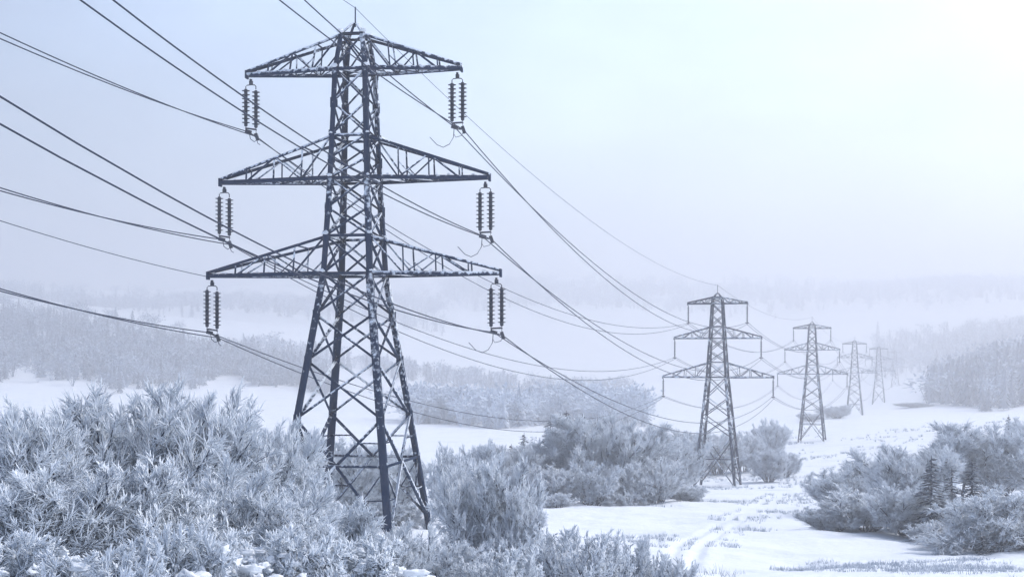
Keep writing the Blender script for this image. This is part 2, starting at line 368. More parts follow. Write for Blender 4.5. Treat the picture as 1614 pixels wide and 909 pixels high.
# ---------------------------------------------------------------- pylons
def interp(z, zs, vs): return float(np.interp(z, zs, vs))
def make_pylon(spec, steel, detail=True):
    root = empty('power_pylon', (0, 0, 0))
    ZS, WX, DK = spec['z'], spec['w'], spec['k']
    def hw(z): return interp(z, ZS, WX)
    def hd(z): return hw(z) * interp(z, (0, 45), DK)
    def corner(sx, sy, z): return np.array([sx * hw(z), sy * hd(z), z])
    ztop = spec['body_top']
    brk = [spec['foot']] + [z for z in ZS if 0 < z < ztop] + [ztop]
    ls = spec['leg']
    for sx, sy in ((-1, -1), (1, -1), (1, 1), (-1, 1)):
        m = MB()
        for z0, z1 in zip(brk[:-1], brk[1:]):
            sz = ls * (1.0 - .35 * (z0 / ztop if z0 > 0 else 0))
            c0 = corner(sx, sy, max(z0, 0)) ; c1 = corner(sx, sy, z1)
            if z0 < 0:
                d = (c1 - c0) / (c1[2] - c0[2]); c0 = c0 + d * z0
            m.angle(c0, c1, sz, sz * .22, (-sx, 0, 0), (0, -sy, 0))
        if detail:     # gusset plates and step bolts
            for z in spec['panels'][1:-1]:
                c = corner(sx, sy, z)
                m.bar(c + np.array([-sx * .1, -sy * .03, -.5]), c + np.array([-sx * .1, -sy * .03, .5]), .75, .06, (0, 1, 0))
        m.build('leg', steel, root)
    # body bracing
    bs = spec['brace']; P = spec['panels']
    m = MB(); base = MB()
    faces = [((-1, -1), (1, -1), (0, 1, 0)), ((1, -1), (1, 1), (-1, 0, 0)), ((1, 1), (-1, 1), (0, -1, 0)), ((-1, 1), (-1, -1), (1, 0, 0))]
    for (a, b, inn) in faces:
        inn = np.array(inn, float)
        # foot panels: K bracing around the waist horizontal
        z1, z2 = P[1], P[2]
        cm = (corner(*a, z1) + corner(*b, z1)) / 2
        for q in (a, b):
            base.angle(corner(*q, 0.0), cm, bs * 1.15, bs * .25, (0, 0, 1), inn)
            base.angle(corner(*q, z2), cm + inn * .12, bs * 1.1, bs * .25, (0, 0, 1), inn)
            f0, f1 = corner(*q, 0.0), cm
            mid = f0 * .5 + f1 * .5; leg = corner(*q, z1 * .5)
            base.angle(mid, corner(*q, z1 * .52), bs * .55, bs * .12, (0, 0, 1), inn)
            base.angle(mid, corner(*q, z1 * .98), bs * .55, bs * .12, (0, 0, 1), inn)
            u = corner(*q, z2) * .5 + cm * .5
            base.angle(u, corner(*q, (z1 + z2) / 2), bs * .55, bs * .12, (0, 0, 1), inn)
        base.angle(corner(*a, z1), corner(*b, z1), bs * 1.0, bs * .25, (0, 0, 1), inn)
        for z0, z1 in zip(P[2:-1], P[3:]):
            s = bs * (1.0 - .3 * z0 / ztop)
            m.angle(corner(*a, z0), corner(*b, z1), s, s * .22, (0, 0, 1), inn)
            m.angle(corner(*b, z0) + inn * .1, corner(*a, z1) + inn * .1, s, s * .22, (0, 0, 1), inn)
    for z in spec['arms_z'] + spec['arms_u'] + [ztop]:
        for (a, b, inn) in faces:
            m.angle(corner(*a, z), corner(*b, z), bs * 1.1, bs * .3, (0, 0, 1), inn)
    for z in spec['arms_z']:     # plan bracing
        m.angle(corner(-1, -1, z), corner(1, 1, z), bs * .7, bs * .2, (0, 0, 1), (1, 0, 0))
        m.angle(corner(1, -1, z + .1), corner(-1, 1, z + .1), bs * .7, bs * .2, (0, 0, 1), (1, 0, 0))
    base.build('foot_bracing', steel, root)
    m.build('body_bracing', steel, root)
    # peak
    m = MB(); ap = np.array([0, 0, spec['apex']])
    for sx, sy in ((-1, -1), (1, -1), (1, 1), (-1, 1)):
        m.angle(corner(sx, sy, ztop), ap + np.array([sx * .25, sy * .25, 0]), bs, bs * .25, (-sx, 0, 0), (0, -sy, 0))
    m.bar(ap + np.array([0, 0, -.3]), np.array([0, 0, spec['spike']]), .11, .11)
    m.bar(ap + np.array([-.3, 0, 0]), ap + np.array([.3, 0, 0]), .5, .12)
    m.build('peak', steel, root)
    # cross arms
    tips = []
    snow = []
    for lv, (zb, zu, La, Ra) in enumerate(zip(spec['arms_z'], spec['arms_u'], spec['left'], spec['right'])):
        for sx, Lr in ((-1, La), (1, Ra)):
            m = MB(); tip = np.array([sx * Lr, 0, zb])
            cs = spec['chord']
            fr, bk = corner(sx, -1, zb), corner(sx, 1, zb)
            uf, ub = corner(sx, -1, zu), corner(sx, 1, zu)
            t0 = tip + np.array([0, -.22, 0]); t1 = tip + np.array([0, .22, 0])
            m.angle(fr, t0, cs, cs * .3, (0, 0, 1), (0, 1, 0)); m.angle(bk, t1, cs, cs * .3, (0, 0, 1), (0, -1, 0))
            tu = tip + np.array([0, 0, .42])
            m.angle(uf, tu + np.array([0, -.2, 0]), cs * .72, cs * .2, (0, 0, -1), (0, 1, 0))
            m.angle(ub, tu + np.array([0, .2, 0]), cs * .72, cs * .2, (0, 0, -1), (0, -1, 0))
            m.bar(tip + np.array([-.02 * sx, 0, -.3]), tip + np.array([-.02 * sx, 0, .5]), .16, .75, (0, 1, 0))
            npan = 4
            ts = [1 - (1 - k / npan) ** 1.0 for k in range(npan + 1)]
            b2 = bs * .62
            for (c0, c1, u0, u1, iy) in ((fr, t0, uf, tu + np.array([0, -.2, 0]), 1), (bk, t1, ub, tu + np.array([0, .2, 0]), -1)):
                lo = [c0 + (c1 - c0) * t for t in ts]; up = [u0 + (u1 - u0) * t for t in ts]
                for k in range(npan):
                    if 0 < k: m.angle(lo[k], up[k], b2 * .9, b2 * .2, (sx, 0, 0), (0, iy, 0))
                    if k < npan - 1:
                        if k % 2 == 0: m.angle(up[k], lo[k + 1], b2, b2 * .2, (0, 0, 1), (0, iy, 0))
                        else: m.angle(lo[k], up[k + 1], b2, b2 * .2, (0, 0, 1), (0, iy, 0))
                        if k == 1 and detail: m.angle(up[k] * .5 + lo[k] * .5, lo[k] * .5 + lo[k + 1] * .5, b2 * .6, b2 * .15, (0, 0, 1), (0, iy, 0))
            loF = [fr + (t0 - fr) * t for t in ts]; loB = [bk + (t1 - bk) * t for t in ts]
            upF = [uf + (tu - uf) * t for t in ts]; upB = [ub + (tu - ub) * t for t in ts]
            for k in range(1, npan):
                if not detail: continue
                m.angle(loF[k], loB[k], b2 * .8, b2 * .2, (0, 0, 1), (sx, 0, 0))
                m.angle(upF[k], upB[k], b2 * .8, b2 * .2, (0, 0, 1), (sx, 0, 0))
            for k in range(npan - 1):
                m.angle(loF[k], loB[k + 1], b2 * .8, b2 * .2, (0, 0, 1), (sx, 0, 0))
            m.build('cross_arm', steel, root)
            tips.append((lv, sx, tip))
    return root, tips, corner

def snow_blob(mb, p, r, rng, flat=.6, res=(6, 8), rough=.3, stretch=1.0):
    nu, nv = res
    u = np.linspace(0, math.pi, nu); v = np.arange(nv) * 2 * math.pi / nv
    V = []; sd = rng.uniform(0, 90, 3); az = rng.uniform(0, 6.28); ca, sa = math.cos(az), math.sin(az)
    sx, sy = r * stretch * rng.uniform(.9, 1.3), r * rng.uniform(.7, 1.0)
    for a in u:
        for b in v:
            d = np.array([math.sin(a) * math.cos(b), math.sin(a) * math.sin(b), math.cos(a)])
            k = 1 + rough * 1.6 * mnoise.noise(Vector(d * 1.3 + sd)) + rough * .9 * mnoise.noise(Vector(d * 3.1 + sd))
            q = d * np.array([sx, sy, r * flat * (.6 if d[2] < 0 else 1)]) * k
            V.append(p + np.array([q[0] * ca - q[1] * sa, q[0] * sa + q[1] * ca, q[2]]))
    Q = [(i * nv + j, (i + 1) * nv + j, (i + 1) * nv + (j + 1) % nv, i * nv + (j + 1) % nv) for i in range(nu - 1) for j in range(nv)]
    mb.add(np.array(V), Q)

def snow_lump(name, p, r, rng, parent, flat=.6, **k):
    mb = MB(); snow_blob(mb, np.zeros(3), r, rng, flat, **k)
    o = mb.build(name, M_LUMP, parent); o.location = tuple(p)
    o.data.polygons.foreach_set('use_smooth', np.ones(len(o.data.polygons), dtype=bool)); return o

def insulator_string(parent, p, length, r, n, seg=12):
    m = MB(); prof = [(.05, 0), (.16, -.05), (.16, -.12)]
    step = (length - .25) / n; z = -.15
    for k in range(n):
        prof += [(r * .42, z), (r, z - step * .10), (r, z - step * .2), (r * .45, z - step * .34), (r * .42, z - step)]
        z -= step
    prof += [(.12, z - .02), (.03, z - .1)]
    m.lathe(p, prof, seg)
    return m.build('insulator_string', M_INS, parent)

def twin_set(root, tip, sx):
    """hanger, two disc strings, bottom yoke with clamps and loose wires; returns the two clamp points"""
    t = np.asarray(tip); s = obj('insulator_set', None, None, root) if False else None
    h = empty('insulator_set', tuple(t)); h.parent = root
    m = MB(); dx = .53
    m.bar((0, 0, -.25), (0, 0, -.75), .28, .2); m.bar((-.16, 0, -.62), (.2, 0, -.62), .2, .34)
    m.tube([(-dx, 0, -1.25), (-dx, 0, -.98), (-dx + .12, 0, -.86), (0, 0, -.82), (dx - .14, 0, -.85), (dx, 0, -1.0), (dx, 0, -1.3)], .05, 6)
    m.build('hanger', M_INS, h)
    L = 3.85
    za, zb = (-1.2, -1.38) if sx < 0 else (-1.25, -1.2)
    insulator_string(h, (-dx, 0, za), L, .41, 9)
    insulator_string(h, (dx, 0, zb), L, .41, 9)
    m = MB()
    z1, z2 = za - L, zb - L
    m.bar((-dx - .05, 0, z1 - .12), (dx + .05, 0, z2 - .12), .1, .16)
    m.tube([(-dx, 0, z1 - .1), (-dx + .2, .1, z1 - .55), (0, .1, z1 - .72), (dx - .1, .1, z2 - .8), (dx + .05, 0, z2 - .1)], .05, 6)
    c1 = np.array([-dx + .25, 0, z1 - .5]); c2 = np.array([dx + .1, 0, z2 - .85])
    m.bar(c1 + (-.3, -.1, .08), c1 + (.3, .15, -.08), .3, .36); m.bar(c2 + (-.12, 0, .35), c2 + (.12, 0, -.35), .3, .3)
    m.bar(c1, c2, .09, .09)
    m.build('clamp_yoke', M_INS, h)
    m = MB()
    if sx > 0:   # loose jumper loop curling away under the clamps
        m.tube([c1 + (.9, .1, -.3), c1 + (.7, .1, -.85), c1 + (.1, .1, -1.0), c1 + (-.08, .1, -.7), c1 + (-.05, 0, 0)], .03, 5)
        m.tube([c1 + (-.05, 0, -.2), c1 + (-.1, 0, -1.0), c1 + (-.5, -.1, -1.7), c1 + (-1.1, -.2, -2.0), c1 + (-1.7, -.3, -1.75), c1 + (-2.4, -.4, -1.0)], .035, 5)
    else:
        m.tube([c1 + (.1, 0, 0), c1 + (.2, .1, -.7), c1 + (.6, .1, -1.0), c1 + (1.0, .1, -.75), c2], .04, 5)
        m.tube([c2 + (0, 0, -.3), c2 + (.1, 0, -.65), c2 + (.35, 0, -.8)], .035, 5)
    m.build('jumper_wire', M_WIRE, h)
    return [c1 + t, c2 + t]

def single_set(root, tip, L=4.0):
    h = empty('insulator_set', tuple(tip)); h.parent = root
    m = MB(); m.bar((0, 0, -.2), (0, 0, -.8), .2, .2); m.build('hanger', M_INS, h)
    insulator_string(h, (0, 0, -.7), L, .3, 9, 8)
    m = MB(); m.bar((-.45, 0, -L - .8), (.45, 0, -L - .8), .16, .25); m.build('clamp_yoke', M_INS, h)
    return [np.asarray(tip) + (-.4, 0, -L - .85), np.asarray(tip) + (.4, 0, -L - .85)]

SPEC_A = dict(z=(0, 24.9, 34.3, 45.1, 48.6, 60), w=(5.6, 2.4, 1.95, 1.6, 1.15, 1.1), k=(1.48, 1.2), foot=-2.6, body_top=48.6, apex=49.9, spike=51.6,
              leg=.66, brace=.25, chord=.37, panels=[0, 6.4, 10.8, 16.4, 20.9, 24.9, 28.6, 31.4, 34.3, 36.3, 38.6, 41.8, 45.1, 48.6],
              arms_z=[24.9, 34.3, 45.1], arms_u=[28.6, 38.5, 48.6], left=(15.4, 14.1, 11.3), right=(14.7, 13.6, 10.8))
SPEC_B = dict(z=(0, 27.5, 37.4, 46.2, 47.6, 60), w=(5.2, 2.5, 1.9, 1.4, 1.2, 1.1), k=(1.0, 1.0), foot=-1.6, body_top=47.6, apex=48.9, spike=51.0,
              leg=.6, brace=.25, chord=.4, panels=[0, 7.0, 12.5, 17.6, 22.3, 27.5, 31.3, 34.2, 37.4, 40.4, 43.3, 46.2, 47.6],
              arms_z=[27.5, 37.4, 46.2], arms_u=[31.3, 40.4, 47.9], left=(14.2, 11.2, 7.7), right=(14.2, 11.2, 7.7))
TW = [(560, 828, 139, 9), (1131, 765, 355, 17.3), (1280, 695, 573, 17.3), (1347, 654, 909, 17.3), (1385, 636, 1183, 17.3), (1411, 613, 1774, 17.3)]
TLAB = ['huge dark lattice pylon with twin insulator strings and frosted bushes round its feet',
        'second tallest lattice pylon, standing behind the big tree clump beside the track',
        'mid-sized hazy pylon third along the line, standing bare on the open snow slope',
        'pale pylon fourth along the line, fading into the mist with its lattice still showing',
        'faint pylon fifth along the line, half lost in the fog',
        'faintest and smallest pylon at the end of the line, almost dissolved in fog']
attach = []     # per tower: list of 6 phases x 2 points + earth
def local_to_world(o, p):
    c, s = math.cos(o.rotation_euler.z), math.sin(o.rotation_euler.z)
    return np.array([o.location.x + c * p[0] - s * p[1], o.location.y + s * p[0] + c * p[1], o.location.z + p[2]])
protoB = None
def copy_tree(o, parent=None):
    c = o.copy(); COL.objects.link(c)
    if parent is not None: c.parent = parent
    for ch in list(o.children): copy_tree(ch, c)
    return c
for i, (x, y, Y, th) in enumerate(TW):
    p = at(x, y, Y)
    if i == 0:
        root, tips, cor = make_pylon(SPEC_A, M_STEEL)
        pts = {}
        for lv, sx, tip in tips: pts[(lv, sx)] = twin_set(root, tip + np.array([-.45 * sx, 0, -.1]), sx)
        rng = np.random.RandomState(3)
        for z in SPEC_A['arms_z'] + SPEC_A['arms_u']:
            for sx, sy in ((-1, -1), (1, -1), (1, 1), (-1, 1)):
                snow_lump('snow_cap', cor(sx, sy, z) + np.array([0, 0, .3]), rng.uniform(.22, .42), rng, root, .75)
            pass
        for lv, sx, tip in tips:
            zb = SPEC_A['arms_z'][lv]
            for t in np.arange(.06, .97, .1):
                for sy in (-1, 1):
                    c = cor(sx, sy, zb) * (1 - t) + tip * t
                    if rng.rand() < .55: snow_lump('snow_cap', c + np.array([0, 0, .36]), rng.uniform(.10, .2), rng, root, .6)
        spk = SPEC_A['spike']
    else:
        if protoB is None:
            protoB, tipsB, corB = make_pylon(SPEC_B, M_STEEL2, False)
            ptsB = {(lv, sx): single_set(protoB, tip + np.array([-.2 * sx, 0, -.1])) for lv, sx, tip in tipsB}
            root = protoB
        else: root = copy_tree(protoB)
        pts = ptsB; spk = SPEC_B['spike']
    root.location = tuple(p); root.rotation_euler = (0, 0, -math.radians(th))
    tag(root, TLAB[i], 'pylon', 'pylons of the power line')
    attach.append(({k: [local_to_world(root, q) for q in v] for k, v in pts.items()}, local_to_world(root, (0, 0, spk - .1))))

# ---------------------------------------------------------------- cables
bdir = np.array([-math.sin(math.radians(17.3)), -math.cos(math.radians(17.3)), 0])
def cable(pts_list, sags, rad, label, group, aa=.03, bb=.0012):
    P1 = pts_list[0]; poly = []
    for t in np.concatenate([np.linspace(175, 70, 14), np.linspace(62, 1.5, 34)]):
        q = P1 + bdir * t; q = q.copy(); q[2] = P1[2] + aa * t + bb * t * t; poly.append(q)
    for k in range(len(pts_list) - 1):
        a, b = pts_list[k], pts_list[k + 1]; n = 40 if k == 0 else 18
        for s in np.linspace(0, 1, n, endpoint=False):
            q = a * (1 - s) + b * s; q[2] -= 4 * sags[k] * s * (1 - s); poly.append(q)
    poly.append(pts_list[-1])
    m = MB(); m.tube(poly, rad, 5)
    return tag(m.build('power_cable', M_WIRE), label, 'cable', group)
LN = {0: 'lowest', 1: 'middle', 2: 'topmost'}
for lv in range(3):
    for sx in (-1, 1):
        for j in range(2):
            pl = [a[0][(lv, sx)][j] for a in attach]
            cable(pl, [7.6 + 1.7 * j, 6, 9, 8, 12], .054, '%s dark conductor of the twin pair under the %s arms, %s side' % ('upper' if j == 0 else 'lower', LN[lv], 'bush-bank' if sx < 0 else 'snow-track'), 'conductors of the power line',
                  aa=(-.012 if sx < 0 and lv else .025) + .014 * j + (.02 if lv == 0 and sx < 0 else 0) + (.07 if (lv, sx, j) == (2, 1, 0) else 0), bb=.0010 + (.0002 if lv < 2 else 0))
cable([a[1] for a in attach], [5.5, 4, 6, 5, 8], .03, 'single thin earth wire running over the peaks of all the pylons', None, aa=.03, bb=.0009)

tp = local_to_world([o for o in COL.objects if o.name == 'power_pylon'][0], (-SPEC_A['left'][0], 0, SPEC_A['arms_z'][0]))
m = MB(); m.tube([tp + bdir * t + np.array([0, 0, .05 * t + .001 * t * t]) for t in np.linspace(0, 170, 50)], .036, 5)
tag(m.build('power_cable', M_WIRE), 'lone thin cable ending at the tip of the lowest arm, above the bush bank', 'cable')

# ---------------------------------------------------------------- plants: prototypes
def rot_about(v, axis, ang):
    axis = norm(axis); c, s = math.cos(ang), math.sin(ang)
    return v * c + np.cross(axis, v) * s + axis * axis.dot(v) * (1 - c)
def rand_perp(d, rng):
    r = rng.normal(size=3); r -= d * r.dot(d); return norm(r)

def grow_shrub(seed, n_stems=12, fan=60, droop=0.0, rough=.12, levels=4, twig=.0034, dens=1.38, lean=0.0, single=False, ntw=2.0, stem_r=.013):
    rng = np.random.RandomState(seed); seg = []
    def branch(p, d, L, r, lv, nseg):
        pts = [p]; dirs = []
        for k in range(nseg):
            d = norm(d + rng.normal(size=3) * rough + np.array([lean * .04, 0, (.10 - droop * (k + 1) / nseg * (1.6 if lv else 1.0)) if lv < 3 else -.02]))
            p = p + d * (L / nseg); pts.append(p); dirs.append(d)
        for k in range(nseg):
            ra = r * (1 - .75 * k / nseg); rb = r * (1 - .75 * (k + 1) / nseg)
            if lv >= levels - 1: ra = r * (1.1 - .1 * k / nseg); rb = r * (1.0 if k < nseg - 1 else .3)
            seg.append((pts[k], pts[k + 1], ra, rb, lv))
        if lv >= levels - 1: return
        for k in range(nseg):
            if lv == 0 and k == 0 and not single: continue
            if lv == 0 and single and k < nseg * .3: continue
            nb = int(ntw * dens) + (rng.rand() < (ntw * dens) % 1)
            for _ in range(nb):
                t = rng.rand(); q = pts[k] * (1 - t) + pts[k + 1] * t
                ax = rand_perp(dirs[k], rng)
                nd = rot_about(dirs[k], ax, math.radians(rng.uniform(*((22, 52), (18, 46), (14, 40))[min(lv, 2)])))
                fall = 1 - .45 * (k + t) / nseg
                if lv == 0: branch(q, nd, L * rng.uniform(.36, .55) * fall, r * .5, 1, 4)
                elif lv == 1: branch(q, nd, L * rng.uniform(.35, .55) * fall, twig * 1.15, 2, 3)
                else: branch(q, nd, L * rng.uniform(.6, 1.05), twig, 3, 2)
    if single:
        branch(np.array([0, 0, -.03]), np.array([rng.normal() * .05, rng.normal() * .05, 1.0]), .93, stem_r * 2.0, 0, 9)
    else:
        for s in range(n_stems):
            th = math.radians(fan) * math.sqrt((s + .5) / n_stems) * rng.uniform(.8, 1.1); ph = s * 2.39996 + rng.uniform(-.3, .3)
            d = np.array([math.sin(th) * math.cos(ph), math.sin(th) * math.sin(ph), math.cos(th)])
            b = np.array([math.cos(ph) * .05 * (1 + th), math.sin(ph) * .05 * (1 + th), -.04])
            branch(b, d, rng.uniform(.72, .95), stem_r * rng.uniform(.7, 1.1), 0, 6)
    P0 = np.array([s[0] for s in seg]); P1 = np.array([s[1] for s in seg]); R0 = np.array([s[2] for s in seg]); R1 = np.array([s[3] for s in seg]); LV = np.array([s[4] for s in seg])
    zt = np.quantile(P1[:, 2], .997); k = 1.0 / zt
    P0 *= k; P1 *= k
    wr = np.quantile(np.hypot(P1[:, 0], P1[:, 1]), .97)
    for A_ in (P0, P1): A_[:, :2] *= .5 / wr
    out = []
    FR = np.array([.02, .24, .68 if levels == 4 else .98, 1.0])
    for nm, sel in (('stems', LV <= 1), ('crown', LV >= 2)):
        V, Q = seg_tubes(P0[sel], P1[sel], R0[sel], R1[sel], 4 if nm == 'stems' else 3)
        fr = np.repeat(FR[LV[sel]] + rng.normal(size=sel.sum()) * .12, 8 if nm == 'stems' else 6)
        if nm == 'crown' :
            pass
        me = mesh_np(nm, V, Q); fattr(me, 'frost', fr); out.append((nm, me, M_BARK if nm == 'stems' else M_TWIG))
    return out

def grow_spruce(seed, tiers=22, width=.19, frost=.25):
    rng = np.random.RandomState(seed); seg = []; tr = []
    tr.append((np.array([0, 0, -.03]), np.array([0, 0, .55]), .018, .009)); tr.append((np.array([0, 0, .55]), np.array([0, 0, .99]), .009, .002))
    for t in range(tiers):
        z = .06 + .92 * (t / tiers) ** .92; L = width * (1 - z) ** .8 * rng.uniform(.8, 1.15) + .012
        for b in range(rng.randint(6, 9)):
            ph = rng.uniform(0, 6.283); l = L * rng.uniform(.65, 1.15); d = np.array([math.cos(ph), math.sin(ph), rng.uniform(-.1, .2)])
            p = np.array([0, 0, z + rng.uniform(-.02, .02)]); n = 5; pts = [p]
            for k in range(n):
                d = norm(d + np.array([0, 0, -.16 + (.22 if k > 2 else 0)])); p = p + d * l / n; pts.append(p)
            for k in range(n):
                seg.append((pts[k], pts[k + 1], .0065, .0045, .1))
                side = np.cross(d, (0, 0, 1))
                for q in range(5):
                    tt = rng.rand(); o = pts[k] * (1 - tt) + pts[k + 1] * tt
                    dd = norm(d * .7 + side * rng.choice((-1, 1)) * rng.uniform(.4, 1.0) + np.array([0, 0, rng.uniform(-.5, .15)]))
                    ll = l * rng.uniform(.14, .34)
                    seg.append((o, o + dd * ll, .0058, .0018, frost + rng.normal() * .2))
    out = []
    V, Q = seg_tubes(np.array([s[0] for s in tr]), np.array([s[1] for s in tr]), np.array([s[2] for s in tr]), np.array([s[3] for s in tr]), 6)
    me = mesh_np('trunk', V, Q); fattr(me, 'frost', np.full(len(V), .05)); out.append(('trunk', me, M_BARK))
    V, Q = seg_tubes(np.array([s[0] for s in seg]), np.array([s[1] for s in seg]), np.array([s[2] for s in seg]), np.array([s[3] for s in seg]), 3)
    me = mesh_np('crown', V, Q); fattr(me, 'frost', np.repeat(np.array([s[4] for s in seg]), 6)); out.append(('crown', me, M_NEEDLE))
    return out

PROTO = {
    'shrub_a': grow_shrub(11, 20, 50), 'shrub_b': grow_shrub(12, 19, 55, .06), 'shrub_c': grow_shrub(13, 21, 43),
    'shrub_d': grow_shrub(14, 18, 58, .12, .2), 'willow_a': grow_shrub(21, 19, 35, -.02, .12), 'willow_b': grow_shrub(22, 20, 39, 0, .13),
    'bramble_a': grow_shrub(31, 14, 84, .16, .22, twig=.0062), 'bramble_b': grow_shrub(32, 14, 80, .2, .24, twig=.0062),
    'tree_a': grow_shrub(41, single=True, rough=.12, ntw=4.6, stem_r=.011, twig=.0036, dens=1.0), 'tree_b': grow_shrub(42, single=True, rough=.14, ntw=4.8, stem_r=.011, twig=.0036, dens=1.0),
    'low': grow_shrub(51, 14, 62, .02, .18, levels=3, twig=.0055, ntw=3.6),
    'spruce_a': grow_spruce(61), 'spruce_b': grow_spruce(62, 23, .22, .3), 'spruce_c': grow_spruce(63, 20, .2, .45),
}
NAMES = {'shrub': 'frosted_shrub', 'willow': 'frosted_shrub', 'bramble': 'snowy_bramble', 'tree': 'frosted_tree', 'low': 'low_shrub', 'spruce': 'spruce_tree'}
CATS = {'shrub': 'shrub', 'willow': 'shrub', 'bramble': 'bramble', 'tree': 'tree', 'low': 'shrub', 'spruce': 'spruce'}
prng = random.Random(9)
def plant(kind, x, Y, ytop, wpx, label, group=None, sink=.1):
    X = (x - CX) / F * Y; z = gz(X, Y); top = EYE - (ytop - HOR) / F * Y
    h = max(top - z, .5); wd = wpx / F * Y
    k = kind.split('_')[0]
    o = empty(NAMES[k], (X, Y, z - sink * .3), prng.uniform(0, 6.28))
    big = 1.3 if (group or '').startswith('trees') or 'beside the track' in (group or '') else 1.05
    o.scale = (wd * big, wd * big, h) if k != 'spruce' else (wd * 3.6, wd * 3.6, h)
    for nm, me, mat in PROTO[kind]:
        if len(me.materials) == 0: me.materials.append(mat)
        c = bpy.data.objects.new(nm, me); COL.objects.link(c); c.parent = o
    tag(o, label, CATS[k], group)
    return o

